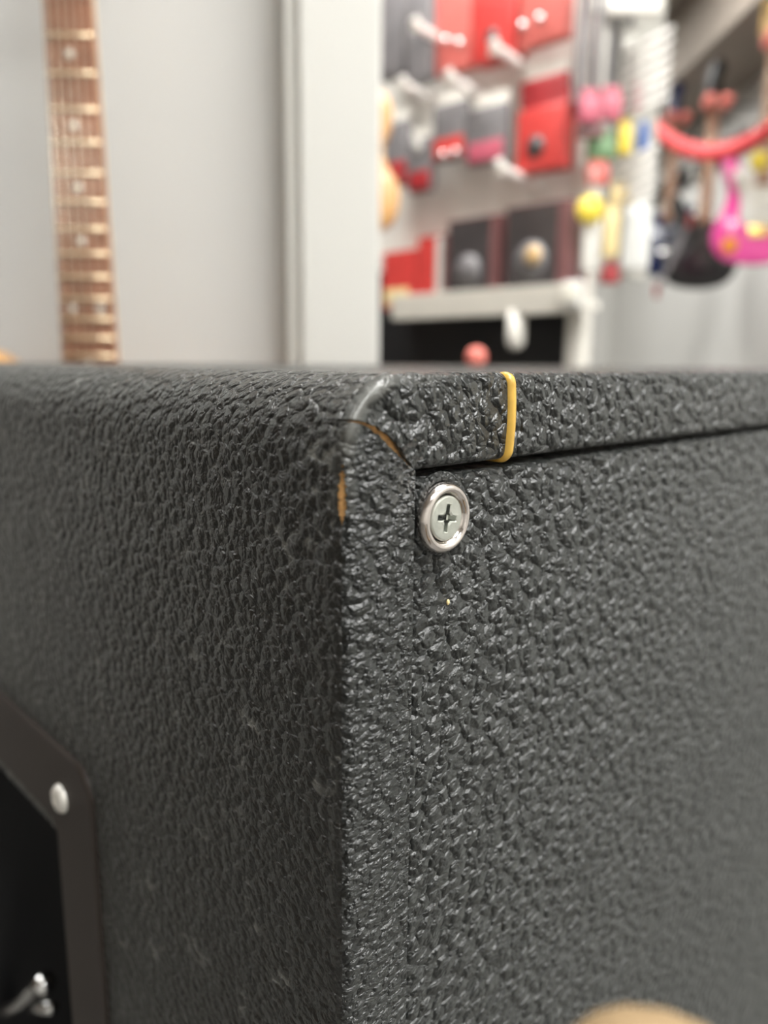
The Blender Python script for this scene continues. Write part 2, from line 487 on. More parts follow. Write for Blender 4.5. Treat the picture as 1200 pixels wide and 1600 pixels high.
# bare wood below the skin
bm = bmesh.new(); grid = []
for P in [prof_left(z) for z in (H, -.5, -.421, -.165, -.10, -.05, -.034, -.029, -.024, -.02, -.018)] + [prof_arc(PI/2*i/16) for i in range(17)] + [prof_top(x) for x in (.02, .03, .046, .05, .1, .3, W)]:
    grid.append([bm.verts.new(p) for (p, _, _, _) in rear_path(P, .0009)])
for i in range(len(grid)-1):
    for j in range(len(grid[0])-1):
        a, b = grid[i][j].co, grid[i+1][j+1].co
        if a.x < .002 and b.x < .002 and a.y <= .302 and b.y >= .1524 and a.z >= -.4211 and b.z <= -.1649: continue
        vsx = [grid[i][j], grid[i+1][j], grid[i+1][j+1], grid[i][j+1]]
        if len({tuple(round(c*1e7) for c in v.co) for v in vsx}) < 3: continue
        bm.faces.new(vsx)
core = fix(finish('plywood_shell', bm, M_WOOD, cab)); core['label'] = 'orange brown plywood showing through the tears'

# far side, bottom and front of the cabinet
bm = bmesh.new()
box(bm, (W-.009, D/2+.02, (H-.002)/2), (.018, D-.05, -H-.04), .002)
box(bm, (W/2, D/2+.01, H+.009), (W-.01, D-.04, .018), .002)
fix(finish('cabinet_base', bm, M_PANEL, cab))
bm = bmesh.new(); box(bm, (W/2, D-.012, H/2), (W-.042, .02, -H-.042), .002)
fix(finish('front_grille', bm, M_GREY, cab))
bm = bmesh.new(); box(bm, (W/2, .2, H+.002), (.02, .02, .01))
for i, (fx, fy) in enumerate(((.06, .06), (W-.06, .06), (.06, D-.06), (W-.06, D-.06))):
    bf = bmesh.new(); lathe(bf, [(0, FLOOR), (.018, FLOOR), (.022, H-.002), (0, H-.002)], 20)
    f = finish('rubber_foot', bf, M_BLACK, cab); f.location = (fx, fy, -FLOOR)
bm.free()

# gold piping round the lip
pth = []
for (p, inw, kind, t) in rear_path(prof_top(XP+.0001)):
    if kind == 'o' and p.y > .2: continue
    sink = .0007 + (.0030*min(1, (p.y-RF)/.003) if kind == 'o' else (.0012*max(0, 1-t*1.6) if kind == 'f' else 0))
    if kind == 'o' and p.y > .02: continue
    pth.append(p + inw*sink)
bm = bmesh.new(); tube(bm, pth, .0016, 16)
pp_ = fix(finish('piping', bm, M_PIPE, cab)); pp_['label'] = 'gold vinyl piping strip'

# rear panel
PY = .0009
bm = bmesh.new(); box(bm, (.01935+(W-.0388)/2, PY+.006, (-.0209+H+.0209)/2), (W-.0388, .012, -H-.0418), .0016)
for v in bm.verts: pass
panel = fix(finish('rear_panel', bm, M_PANEL, cab))
WC = Vector((.02735, PY, -.0296))
def lathe_y(bm, prof, n=64): lathe(bm, prof, n, Vector((0, -1, 0)), Vector())
bm = bmesh.new()
lathe_y(bm, [(.0073, -.0004), (.00755, .0004), (.0075, .0012), (.0071, .0020), (.0066, .0025), (.0061, .0026), (.0057, .0024), (.0054, .0020), (.0052, .0016), (.0050, .0015), (.0049, .0008), (.0048, -.0006)], 72)
wash = finish('cup_washer', bm, M_NICKEL, panel, loc=WC); wash['label'] = 'shiny nickel cup washer'
# screw head with a cross recess
bm = bmesh.new(); n = 120; RH = .00475; zt = .0020
def rcross(a, arm, wdt):
    a = a + math.radians(9); best = 0
    c, s = abs(math.cos(a)), abs(math.sin(a))
    c, s = max(c, s), min(c, s)
    r1 = min(arm/c, wdt/s if s > 1e-6 else 9)       # within one arm
    rf = wdt*2.1                                    # rounded root
    return max(r1, min(rf, arm))
rings = []
def ring(fn, h): rings.append([bm.verts.new((fn(2*PI*k/n)*math.cos(2*PI*k/n), -h, fn(2*PI*k/n)*math.sin(2*PI*k/n))) for k in range(n)])
ring(lambda a: RH, 0); ring(lambda a: RH, zt-.0003); ring(lambda a: RH-.00012, zt-.0001); ring(lambda a: RH-.0004, zt)
ring(lambda a: max(rcross(a, .0030, .00080)+.00018, .0), zt+.00004)
ring(lambda a: rcross(a, .0030, .00080)+.00006, zt+.00008)
ring(lambda a: rcross(a, .0029, .00056), zt-.0001)
ring(lambda a: rcross(a, .0023, .00065), zt-.0018)
ring(lambda a: .0006, zt-.0030)
for a, b in zip(rings, rings[1:]):
    for k in range(n): bm.faces.new((a[k], a[(k+1) % n], b[(k+1) % n], b[k]))
bm.faces.new(rings[-1])
bmesh.ops.recalc_face_normals(bm, faces=bm.faces)
scr = finish('screw', bm, M_ZINC, panel, False, WC); scr['label'] = 'dull zinc cross-head screw'
# rubbed vinyl ring round the washer, and a tan chip below it
bm = bmesh.new(); lathe_y(bm, [(.0070, .0003), (.0079, .0006), (.0084, .0004), (.0089, -.0002)], 72)
for v in bm.verts:
    a = math.atan2(v.co.z, v.co.x); v.co.y -= .00010*math.sin(a*23); v.co.z += .0007
    if v.co.x + WC.x < .0199: v.co.x = .0199-WC.x
finish('pressed_vinyl_ring', bm, tolex('tolex_pressed', .0014, .0008, .8, rough=.36), panel, loc=WC)
bm = bmesh.new(); bmesh.ops.create_icosphere(bm, subdivisions=2, radius=.0006)
for v in bm.verts: v.co = Vector((v.co.x*.75, v.co.y*.5, v.co.z*1.15))
ch = finish('vinyl_chip', bm, M_CREAM, panel, loc=(.0304, PY-.00015, -.0487)); ch['label'] = 'tiny tan chip in the vinyl'

# recessed side handle
plate_z0, plate_z1, plate_y0, plate_y1 = -.462, -.1275, .1218, .332
bm = bmesh.new()
outer = rrect(plate_y0, plate_y1, plate_z0, plate_z1, .012, 8)
inner = rrect(.1535, .3005, -.4205, -.1600, .006, 8)
def prow(P, x): return [bm.verts.new((x, p[0], p[1])) for p in P]
def inset(P, k):
    cy = sum(p[0] for p in P)/len(P); cz = sum(p[1] for p in P)/len(P)
    return [(p[0]-k*(1 if p[0] > cy else -1), p[1]-k*(1 if p[1] > cz else -1)) for p in P]
rows = [prow(outer, .0006), prow(outer, -.0011), prow(inset(outer, .0007), -.0018), prow(inset(inner, -.0015), -.0018), prow(inner, -.0008), prow(inner, .004)]
for a, b in zip(rows, rows[1:]):
    for k in range(len(a)): bm.faces.new((a[k], a[(k+1) % len(a)], b[(k+1) % len(a)], b[k]))
bmesh.ops.recalc_face_normals(bm, faces=bm.faces)
plate = fix(finish('handle_plate', bm, M_PLATE, cab, True))
plate.data.polygons.foreach_set('use_smooth', [False]*len(plate.data.polygons))
bm = bmesh.new()
def px_screw(y, z):
    b2 = bmesh.new()
    lathe(b2, [(.0052, -.0002), (.0050, .0010), (.0040, .0021), (.0022, .0027), (.0012, .0026), (.0008, .0014), (0, .0014)], 32, Vector((-1, 0, 0)))
    s = finish('plate_screw', b2, M_PALE, plate, loc=(-.0017, y, z)); return s
for y, z in ((.1457, -.1463), (.3085, -.1463), (.1457, -.438), (.3085, -.438)): px_screw(y, z)
bm.free()
bm = bmesh.new()
rows = [prow(inner, .003), prow(inset(inner, .004), .085), prow(inset(inner, .012), .090)]
for a, b in zip(rows, rows[1:]):
    for k in range(len(a)): bm.faces.new((a[k], a[(k+1) % len(a)], b[(k+1) % len(a)], b[k]))
bm.faces.new(rows[-1]); bmesh.ops.recalc_face_normals(bm, faces=bm.faces)
cup = fix(finish('handle_recess', bm, M_CUP, cab))
# bail grip with its pivot pin
bm = bmesh.new()
tube(bm, smooth_path([(.012, .2217, -.2788), (.0115, .236, -.292), (.0115, .262, -.318), (.0115, .285, -.338), (.014, .297, -.352)], 5), [.0048]*3+[.0036]*3+[.0040]*15, 14)
g = fix(finish('grip_bar', bm, M_CHROME, cup)); g.location = (0, 0, 0); g['label'] = 'chrome handle bar'
bm = bmesh.new(); tube(bm, [(.016, .262, -.322), (.02, .240, -.310)], .0032, 12)
g2 = finish('pivot_pin', bm, M_CHROME, cup)

# ---------------------------------------------------------------- guitars
STRAT = [(-.03, -.452), (-.075, -.432), (-.103, -.378), (-.125, -.360), (-.142, -.380), (-.137, -.43), (-.115, -.50), (-.125, -.56), (-.156, -.63), (-.158, -.69), (-.115, -.745), (0, -.765), (.105, -.745), (.152, -.69), (.155, -.62), (.122, -.55), (.108, -.50), (.122, -.45), (.132, -.42), (.117, -.402), (.088, -.425), (.055, -.462), (.03, -.468)]
TELE = [(-.03, -.405), (-.065, -.384), (-.112, -.353), (-.143, -.385), (-.142, -.46), (-.117, -.53), (-.13, -.60), (-.16, -.66), (-.152, -.73), (-.09, -.775), (0, -.785), (.1, -.77), (.155, -.72), (.16, -.65), (.125, -.58), (.11, -.53), (.13, -.47), (.125, -.44), (.095, -.435), (.06, -.465), (.03, -.47)]
SCALE = .648
def fret_z(n): return -SCALE*(1-2**(-n/12))
def half_w(z): return .0215 + (.0275-.0215)*(-z)/.40
def guitar(label, loc, rz, outline, m_body, m_board, m_head, guard=None, hardware=None, group=None, dots=True, fret_r=.0013):
    hardware = hardware or M_CHROME
    t = thing('electric_guitar', label, 'guitar', loc, rz, group)
    bm = bmesh.new(); slab(bm, [(p.x, p.y) for p in smooth_loop([(a, b) for a, b in outline], 5)], -.018, .026, .007)
    finish('body', bm, m_body, t)
    # neck with rounded back
    bm = bmesh.new(); rows_ = []
    for z in (.005, -.1, -.2, -.3, -.40, -.47):
        hw = half_w(z); row = []
        for a in range(9):
            th = PI*a/8; row.append(bm.verts.new((hw*math.cos(th), -.018+.019*math.sin(th)**.8, z)))
        rows_.append(row)
    for a, b in zip(rows_, rows_[1:]):
        for k in range(8): bm.faces.new((a[k], a[k+1], b[k+1], b[k]))
        bm.faces.new((a[8], a[0], b[0], b[8]))
    bm.faces.new(rows_[0]); bm.faces.new(rows_[-1][::-1]); bmesh.ops.recalc_face_normals(bm, faces=bm.faces)
    neck = finish('neck', bm, M_MAPLE, t, True)
    bm = bmesh.new()
    for z0, z1 in ((.0, -.485),):
        h0, h1 = half_w(z0), half_w(z1)
        q = []
        for y in (-.0185, -.0245):
            for z, hh in ((z0, h0), (z1, h1)):
                q.append([bm.verts.new((-hh, y, z)), bm.verts.new((0, y-(.0012 if y < -.02 else 0), z)), bm.verts.new((hh, y, z))])
        for k in range(2):
            bm.faces.new((q[0][k], q[0][k+1], q[1][k+1], q[1][k])); bm.faces.new((q[2][k], q[2][k+1], q[3][k+1], q[3][k]))
            bm.faces.new((q[0][k], q[0][k+1], q[2][k+1], q[2][k])); bm.faces.new((q[1][k], q[1][k+1], q[3][k+1], q[3][k]))
        bm.faces.new((q[0][0], q[1][0], q[3][0], q[2][0])); bm.faces.new((q[0][2], q[1][2], q[3][2], q[2][2]))
    bmesh.ops.recalc_face_normals(bm, faces=bm.faces)
    fb = finish('fretboard', bm, m_board, t, False)
    for n_ in range(1, 22):
        z = fret_z(n_); hw = half_w(z)-.0006
        bm = bmesh.new(); tube(bm, [(-hw, -.0247, z), (0, -.0258, z), (hw, -.0247, z)], fret_r, 8)
        finish('fret', bm, M_FRET, fb)
    if dots:
        for n_ in (3, 5, 7, 9, 12, 15, 17, 19):
            z = (fret_z(n_)+fret_z(n_-1))/2
            for x_ in ((-.0135, .0135) if n_ == 12 else (0,)):
                bm = bmesh.new(); lathe(bm, [(.0040, -.0004), (.0040, .0003), (0, .0004)], 16, Vector((0, -1, 0)), Vector((x_, -.0250 if x_ else -.0257, z)))
                finish('inlay_dot', bm, M_PEARL, fb)
    # headstock, nut, tuners, strings
    bm = bmesh.new(); slab(bm, [(p.x, p.y) for p in smooth_loop([(-.021, .0), (-.024, .03), (-.034, .05), (-.030, .10), (-.022, .15), (-.010, .178), (.018, .185), (.036, .165), (.036, .14), (.022, .11), (.026, .06), (.021, .02), (.021, .0)], 4)], -.012, .002, .002)
    head = finish('headstock', bm, m_head, t)
    for k in range(6):
        bm = bmesh.new(); x_ = -.024+.0012*k; z = .045+.021*k
        tube(bm, [(x_+.008, -.014, z), (x_+.008, -.024, z)], .003, 10); tube(bm, [(x_+.0, -.003, z), (x_-.02, -.003, z)], .0025, 8)
        box(bm, (x_-.024, -.003, z), (.010, .006, .014), .0015)
        finish('tuner', bm, hardware, head)
    bm = bmesh.new(); box(bm, (0, -.0245, 0), (.042, .007, .005), .001); finish('nut', bm, M_PEARL, t)
    for k in range(6):
        x0 = -.0175+.007*k; x1 = -.026+.0104*k
        bm = bmesh.new(); tube(bm, [(x0, -.0285, 0), (x1, -.0335, -SCALE)], .0006-.00007*k, 6); finish('string', bm, M_STRING, t)
    if guard:
        bm = bmesh.new(); slab(bm, [(p.x, p.y) for p in smooth_loop([(-.035, -.44), (-.08, -.43), (-.105, -.42), (-.10, -.47), (-.075, -.53), (-.07, -.60), (-.03, -.63), (.04, -.63), (.085, -.69), (.115, -.68), (.09, -.60), (.075, -.53), (.09, -.46), (.075, -.45), (.035, -.475)], 4)], -.0205, -.018, .0008)
        finish('pickguard', bm, guard, t)
    for z in (-.50, -.545, -.60):
        bm = bmesh.new(); box(bm, (0, -.0215, z), (.072, .009, .018), .003); finish('pickup', bm, M_PEARL if guard and m_body is not M_BLACKL else M_DARK, t)
    bm = bmesh.new(); box(bm, (0, -.022, -SCALE), (.075, .012, .04), .003); finish('bridge', bm, hardware, t)
    for x_, z in ((.075, -.615), (.095, -.655), (.105, -.695)):
        bm = bmesh.new(); lathe(bm, [(.011, 0), (.010, .012), (.007, .014), (0, .014)], 20, Vector((0, -1, 0)), Vector((x_, -.019, z))); finish('control_knob', bm, hardware, t)
    return t

NUTL = env(-.2936, .8000, .3651)
guitar('brown fretboard guitar with honey coloured body hanging against the plain grey partition', NUTL, ENV, TELE, M_HONEY, M_ROSE, M_MAPLE, None, M_CHROME, None, True, .0017)
guitar('hot pink electric guitar with white pickguard hanging on the shop wall', env(1.405, 3.07, 1.149), ENV-math.radians(8), STRAT, M_HOTPINK, M_ROSE, M_MAPLE, M_PGUARD, M_GOLD)
guitar('glossy black electric guitar hanging beside the hot pink one', env(1.415, 3.62, 1.110), ENV-math.radians(8), STRAT, M_BLACKL, M_ROSE, M_BLACKL, None, M_DARK)
guitar('navy blue electric guitar hanging behind the black one', env(1.475, 4.26, 1.233), ENV-math.radians(10), STRAT, M_NAVY, M_ROSE, M_NAVY, None, M_CHROME)

def hanger(loc, label):
    t = thing('guitar_hanger', label, 'hanger', loc, ENV, 'guitar hangers with red foam')
    bm = bmesh.new(); tube(bm, smooth_path([(.335, .06, .02), (.12, .06, .02), (.03, .04, .012), (0, .01, .005)], 4), .006, 8)
    tube(bm, smooth_path([(-.036, -.05, .012), (-.036, -.02, 0), (-.02, .005, 0), (.02, .005, 0), (.036, -.02, 0), (.036, -.05, .012)], 4), .006, 8)
    finish('fork', bm, M_BLACK, t)
    for s in (-1, 1):
        bm = bmesh.new(); tube(bm, smooth_path([(s*.036, -.062, .026), (s*.036, -.05, .012), (s*.036, -.02, 0), (s*.03, -.004, 0)], 3), [.012]+[.024]*8+[.016], 12)
        finish('foam_sleeve', bm, M_FOAM, t)
    return t
hanger(env(1.405, 3.055, 1.149), 'red foam guitar hanger holding the hot pink guitar')
hanger(env(1.415, 3.605, 1.110), 'red foam guitar hanger holding the black guitar')
hanger(env(1.475, 4.245, 1.233), 'red foam guitar hanger holding the navy guitar')
# dark rail on the wall the hangers hook on
t = thing('hanging_rail', 'dark steel rail along the wall above the hanging guitars', 'rail', env(RW-.022, 2.4, 0), ENV)
for k, z in enumerate((1.14,)):
    bm = bmesh.new(); box(bm, (0, 1.7, z), (.03, 3.4, .10), .004); finish('rail_bar', bm, M_BLACK, t)
for k in range(5):
    bm = bmesh.new(); box(bm, (-.0, .2+.75*k, 1.14), (.039, .05, .13), .004); finish('rail_bracket', bm, M_WHITE, t)
# red strap slung between hangers
def strap(P, width, m, label):
    t = thing('guitar_strap', label, 'strap', P[0], 0)
    pts = [p-P[0] for p in smooth_path(P, 8)]
    bm = bmesh.new(); rows_ = []
    for i, p in enumerate(pts):
        rows_.append([bm.verts.new(p + FH*dy + Vector((0, 0, dz))) for dy, dz in ((0, width/2), (0, -width/2), (.004, -width/2), (.004, width/2))])
    for a, b in zip(rows_, rows_[1:]):
        for k in range(4): bm.faces.new((a[k], a[(k+1) % 4], b[(k+1) % 4], b[k]))
    bm.faces.new(rows_[0]); bm.faces.new(rows_[-1][::-1]); bmesh.ops.recalc_face_normals(bm, faces=bm.faces)
    finish('webbing', bm, m, t)
    for q in (pts[0], pts[-1]):
        bm = bmesh.new(); box(bm, q, (.03, .012, width*1.15), .004); finish('strap_end', bm, M_REDD, t)
    return t
strap([pt(1022, 190, 3.25), pt(1040, 212, 3.18), pt(1075, 232, 3.08), pt(1112, 238, 2.98), pt(1150, 231, 2.88), pt(1185, 214, 2.78), pt(1215, 192, 2.7)], .06, M_STRAP, 'red guitar strap sagging in an arc below the foam hangers')
# grey strap over the black guitar
strap([pt(1078, 345, 3.5), pt(1064, 380, 3.5), pt(1046, 415, 3.5), pt(1026, 455, 3.5)], .05, M_GREY, 'grey strap hanging down across the black guitar')
def sticker(loc, rad, m, label, rz=ENV):
    t = thing('price_tag', label, 'tag', loc, rz)
    bm = bmesh.new(); lathe(bm, [(0, .002), (rad, .002), (rad, -.002), (0, -.002)], 24, Vector((0, -1, 0))); finish('tag_disc', bm, m, t)
    bm = bmesh.new(); tube(bm, [(0, 0, rad), (.004, .002, rad+.05)], .0012, 6); finish('tag_string', bm, M_WHITE, t)
    return t
sticker(pt(1186, 252, 2.95), .035, M_YEL, 'round yellow price tag hanging on the hot pink guitar')
sticker(pt(1140, 384, 2.95), .030, M_ORANGE, 'round orange price tag on the hot pink body')

# ---------------------------------------------------------------- display rack
GROT = ENV - math.radians(43.9)
GO = pt(893, 567, 1.62); GO.z = FLOOR
gx = Vector((math.cos(GROT), math.sin(GROT), 0)); gy = Vector((-math.sin(GROT), math.cos(GROT), 0))
def onrack(px, py, y):
    """rack coordinates (x along, z up from floor) of the sight line where it meets rack depth y"""
    v = F + RR*((px-600)/1200) - UU*((py-800)/1200)
    k = (y - (CAM-GO).dot(gy))/v.dot(gy); p = CAM + v*k - GO
    return p.dot(gx), p.z
def R(x, y, z): return GO + gx*x + gy*y + Vector((0, 0, z))
ZC = -FLOOR       # camera height above the floor
rack = thing('display_rack', 'white shop display rack with back panel, posts and dark base', 'rack', GO, GROT)
bm = bmesh.new(); box(bm, (-.55, .03, .95+.62), (1.08, .02, 1.12), .002); finish('back_panel', bm, M_BACK, rack, False)
for x_ in (-.005, -1.1):
    bm = bmesh.new(); box(bm, (x_, .03, 1.08), (.034, .045, 2.12), .003); finish('post', bm, M_WHITE, rack, False)
bm = bmesh.new(); box(bm, (-.55, .04, .50), (1.06, .02, .98), .002); finish('lower_panel', bm, M_BLACK, rack, False)
bm = bmesh.new(); box(bm, (-.55, .03, .07), (1.06, .06, .14), .004); finish('plinth', bm, M_BLACK, rack, False)
# end panel facing the other aisle
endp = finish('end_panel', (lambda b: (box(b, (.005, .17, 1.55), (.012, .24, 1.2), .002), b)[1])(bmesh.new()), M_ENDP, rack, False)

xs0, zs0 = onrack(908, 476, -.085); xs1, zs1 = onrack(612, 497, -.085)
SH = zs0
sx = (xs0+xs1)/2
shelf = thing('display_shelf', 'white shelf with a tall front lip carrying the boxes below the packets', 'shelf', R(sx, 0, SH), GROT)
bm = bmesh.new(); box(bm, (-.01, -.0335, .004), (xs0-xs1, .083, .016), .002); finish('board', bm, M_WHITE, shelf, False)
bm = bmesh.new(); box(bm, (.0, -.081, .014), (xs0-xs1, .012, .056), .003); finish('front_lip', bm, mat('shelf_lip', (.56, .53, .47), .5, var=.03), shelf, False)
bx, bz = onrack(806, 518, -.07)
bm = bmesh.new(); tube(bm, [(bx-sx, -.07, -.004), (bx-sx, -.07, bz-.022-SH), (bx-sx, -.07, bz-.032-SH), (bx-sx, -.07, bz-.037-SH)], [.019, .019, .014, .004], 16)
finish('shelf_bracket', bm, M_WHITE, shelf)

def hook(px, py, y, length, label):
    x_, z_ = onrack(px, py, y)
    t = thing('display_hook', label, 'hook', R(x_, y, z_), GROT, 'white display hooks')
    bm = bmesh.new(); tube(bm, smooth_path([(0, length, -.012), (0, length*.3, -.004), (0, 0, 0), (0, -.012, .012)], 4), .0095, 8); finish('prong', bm, M_PRONG, t)
    bm = bmesh.new(); box(bm, (0, -.006, -.002), (.022, .004, .024), .001); finish('label_holder', bm, M_WHITE, t)
    bm = bmesh.new(); box(bm, (0, length-.004, -.012), (.03, .008, .04), .002); finish('hook_plate', bm, M_WHITE, t)
    return t
HK = [(775, 75, 'above the boxed red pedals'), (705, 122, 'under the red packets of the top row'), (632, 132, 'by the grey bags near the pillar'),
      (783, 262, 'under the big red packet with a dark disc'), (652, 40, 'among the grey bags of the top row')]
for (px, py, tx) in HK:
    hook(px, py, -.12, .130, 'white display hook sticking out ' + tx)

def packet(px0, px1, py0, py1, y, depth, m, label, name='packet', cat='packet', disc=None, band=None, foot=None, group=None, hang=True, glint_balls=()):
    x0, z1 = onrack((px0+px1)/2, py0, y); _, z0 = onrack((px0+px1)/2, py1, y)
    xa, _ = onrack(px0, (py0+py1)/2, y); xb, _ = onrack(px1, (py0+py1)/2, y)
    wd, hh = xb-xa, z1-z0
    t = thing(name, label, cat, R((xa+xb)/2, y, z0), GROT, group)
    bm = bmesh.new(); box(bm, (0, depth/2, hh*.5), (wd, depth, hh), min(.006, depth*.3)); finish('carton' if not hang else 'pouch', bm, m, t)
    if hang:
        bm = bmesh.new(); box(bm, (0, depth/2, hh+.012), (wd*.96, .003, .024), .001); finish('header_card', bm, band or M_WHITE, t)
    if disc:
        bm = bmesh.new(); lathe(bm, [(0, .0022), (disc[1], .0018), (disc[1], -.001)], 24, Vector((0, -1, 0)), Vector((disc[2]*wd, 0, hh*disc[3]))); finish('printed_disc', bm, disc[0], t)
    if foot:
        bm = bmesh.new(); box(bm, (0, -.001, hh*.22), (wd*.9, .003, hh*.34), .001); finish('printed_band', bm, foot, t)
    for u, v_ in glint_balls:  # chrome balls put in to catch the lamps as blurred glints
        bm = bmesh.new(); bmesh.ops.create_uvsphere(bm, u_segments=16, v_segments=10, radius=.0085); finish('glint_ball', bm, M_CHROME, t, loc=(u*wd, -.004, v_*hh))
    return t
Y0 = -.06
packet(676, 736, -30, 112, Y0, .03, M_REDL, 'salmon red packet with pale added glint balls, first of the top row beside grey bags', glint_balls=((-.1, .36), (.25, .28)))
packet(738, 803, -40, 92, Y0-.005, .05, M_RED, 'bright red packet with a small dark mark, middle of the top row', disc=(M_DARK, .014, .0, .28))
packet(812, 886, -60, 66, Y0, .03, M_REDL, 'wide salmon packet with two added silver glint balls next to the white post', glint_balls=((-.38, .28), (-.02, .30)))
packet(588, 632, -40, 120, Y0, .03, M_GREY, 'grey bag hanging next to the white pillar in the top row')
packet(634, 672, -20, 128, Y0-.02, .03, M_GREY, 'narrow grey bag between the pillar bag and the red packets')
packet(806, 882, 165, 266, Y0, .04, M_RED, 'big red packet with a dark disc beside the white post', disc=(M_DARK, .021, -.08, .38), band=M_REDD)
packet(812, 884, 118, 160, Y0+.02, .02, M_REDD, 'dark red folded packet tucked above the big red packet')
packet(676, 728, 160, 250, Y0, .02, M_GREY, 'grey and red blister pack with two bright added glint balls', foot=M_RED, glint_balls=((-.12, .10), (.25, .10)))
packet(730, 790, 165, 255, Y0, .02, M_GREY, 'grey blister pack with faded red foot next to the big red packet', foot=M_PINKC)
packet(600, 636, 190, 292, Y0, .02, M_GREY, 'grey blister pack with dark red foot next to the ukulele', foot=M_REDD)
packet(638, 674, 215, 300, Y0, .02, M_GREY, 'short grey blister pack with dark red foot and pale cap', foot=M_REDD, disc=(M_CLEAR, .014, -.1, .85))
# boxes on the shelf
def carton(px0, px1, ytop, ybase, front, side, label, disc=None, foot=None, stripe=None):
    y = -.070
    xa, _ = onrack(px0, ybase, y); xb, _ = onrack(px1, ybase, y)
    _, z1 = onrack((px0+px1)/2, ytop, y)
    z0 = SH+.012; hh = z1-z0; wd = xb-xa
    t = thing('carton', label, 'box', R((xa+xb)/2, y, z0), GROT)
    bm = bmesh.new(); box(bm, (0, .038, hh/2), (wd, .076, hh), .002); finish('box_body', bm, side, t, False)
    bm = bmesh.new(); box(bm, (-wd*.06, -.0005, hh/2), (wd*.80, .003, hh*.96), .0008); finish('front_print', bm, front, t, False)
    if disc:
        bm = bmesh.new(); lathe(bm, [(0, .004), (disc[1], .0036), (disc[1], 0)], 28, Vector((0, -1, 0)), Vector((disc[2]*wd, 0, hh*disc[3]))); finish('printed_disc', bm, disc[0], t)
        if len(disc) > 4:
            bm = bmesh.new(); lathe(bm, [(0, .0056), (disc[1]*.5, .0052), (disc[1]*.5, 0)], 28, Vector((0, -1, 0)), Vector((disc[2]*wd+.006, 0, hh*disc[3]+.01))); finish('printed_disc', bm, disc[4], t)
    if foot:
        bm = bmesh.new(); box(bm, (-wd*.06, -.0018, hh*.22), (wd*.72, .003, hh*.28), .0008); finish('printed_band', bm, foot, t, False)
    if stripe:
        bm = bmesh.new(); box(bm, (wd*.30, -.002, hh*.5), (wd*.2, .003, hh*.94), .0008); finish('side_strip', bm, stripe, t, False)
carton(598, 650, 392, 474, M_RED, M_RED, 'small red box with yellow label at the far end of the shelf', foot=M_CREAM)
carton(652, 694, 368, 462, M_RED, M_MAROON, 'red and grey box on the shelf between the small red and dark boxes', stripe=M_CLEAR)
carton(698, 776, 340, 452, M_DARK, M_MAROON, 'dark box with pale grey disc in the middle of the shelf', disc=(M_GREY, .034, -.06, .40))
carton(786, 884, 318, 446, M_DARK, M_MAROON, 'dark box with tan disc on the shelf beside the post', disc=(M_GREY, .038, -.05, .42, M_MAPLE))
# bright scanner on the shelf end
lx, lz = onrack(893, 460, -.10)
t = thing('shelf_sign_holder', 'white plastic sign holder clipped on the shelf end', 'holder', R(lx, -.10, lz-.02), GROT)
bm = bmesh.new(); box(bm, (0, 0, .02), (.04, .012, .05), .004); finish('clip', bm, M_WLAC, t)
bm = bmesh.new(); box(bm, (0, -.008, .022), (.034, .003, .036), .001); finish('insert_card', bm, M_PEARL, t)
# red foam ball knob on a dark stand
t = thing('red_ball', 'small red ball on a dark stand in front of the rack', 'ball', pt(744, 558, 1.25), ENV)
bm = bmesh.new(); bmesh.ops.create_uvsphere(bm, u_segments=24, v_segments=14, radius=.0165); finish('ball', bm, M_FOAM, t)
bm = bmesh.new(); lathe(bm, [(0, -.012), (.006, -.012), (.006, FLOOR+.025-t.location.z), (.09, FLOOR+.012-t.location.z), (.09, FLOOR+.0005-t.location.z), (0, FLOOR+.0005-t.location.z)], 20); finish('stand', bm, M_BLACK, t)

# ukulele half hidden by the pillar
UK = [(0, .0), (-.05, -.004), (-.082, -.035), (-.078, -.075), (-.062, -.105), (-.072, -.14), (-.10, -.18), (-.09, -.235), (-.04, -.258), (0, -.26), (.04, -.258), (.09, -.235), (.10, -.18), (.072, -.14), (.062, -.105), (.078, -.075), (.082, -.035), (.05, -.004)]
t = thing('ukulele', 'pale wooden ukulele peeking out from behind the white pillar', 'ukulele', pt(556, 140, 1.5), ENV)
bm = bmesh.new(); slab(bm, [(p.x*.8, p.y*.95) for p in smooth_loop(UK, 4)], -.03, .03, .004); finish('body', bm, M_HONEY, t)
bm = bmesh.new(); box(bm, (0, -.022, .09), (.034, .022, .22), .004); finish('neck', bm, M_MAPLE, t)
bm = bmesh.new(); box(bm, (0, -.02, .24), (.05, .014, .09), .004); finish('headstock', bm, M_MAPLE, t)
bm = bmesh.new(); lathe(bm, [(0, .0005), (.028, .0005), (.028, -.001)], 28, Vector((0, -1, 0)), Vector((0, -.0305, -.085))); finish('sound_hole', bm, M_DARK, t)
bm = bmesh.new(); box(bm, (0, -.034, -.18), (.07, .008, .012), .002); finish('bridge', bm, M_ROSE, t)
for k in range(4):
    bm = bmesh.new(); tube(bm, [(-.012+.008*k, -.038, .2), (-.015+.01*k, -.038, -.18)], .0006, 6); finish('string', bm, M_STRING, t)

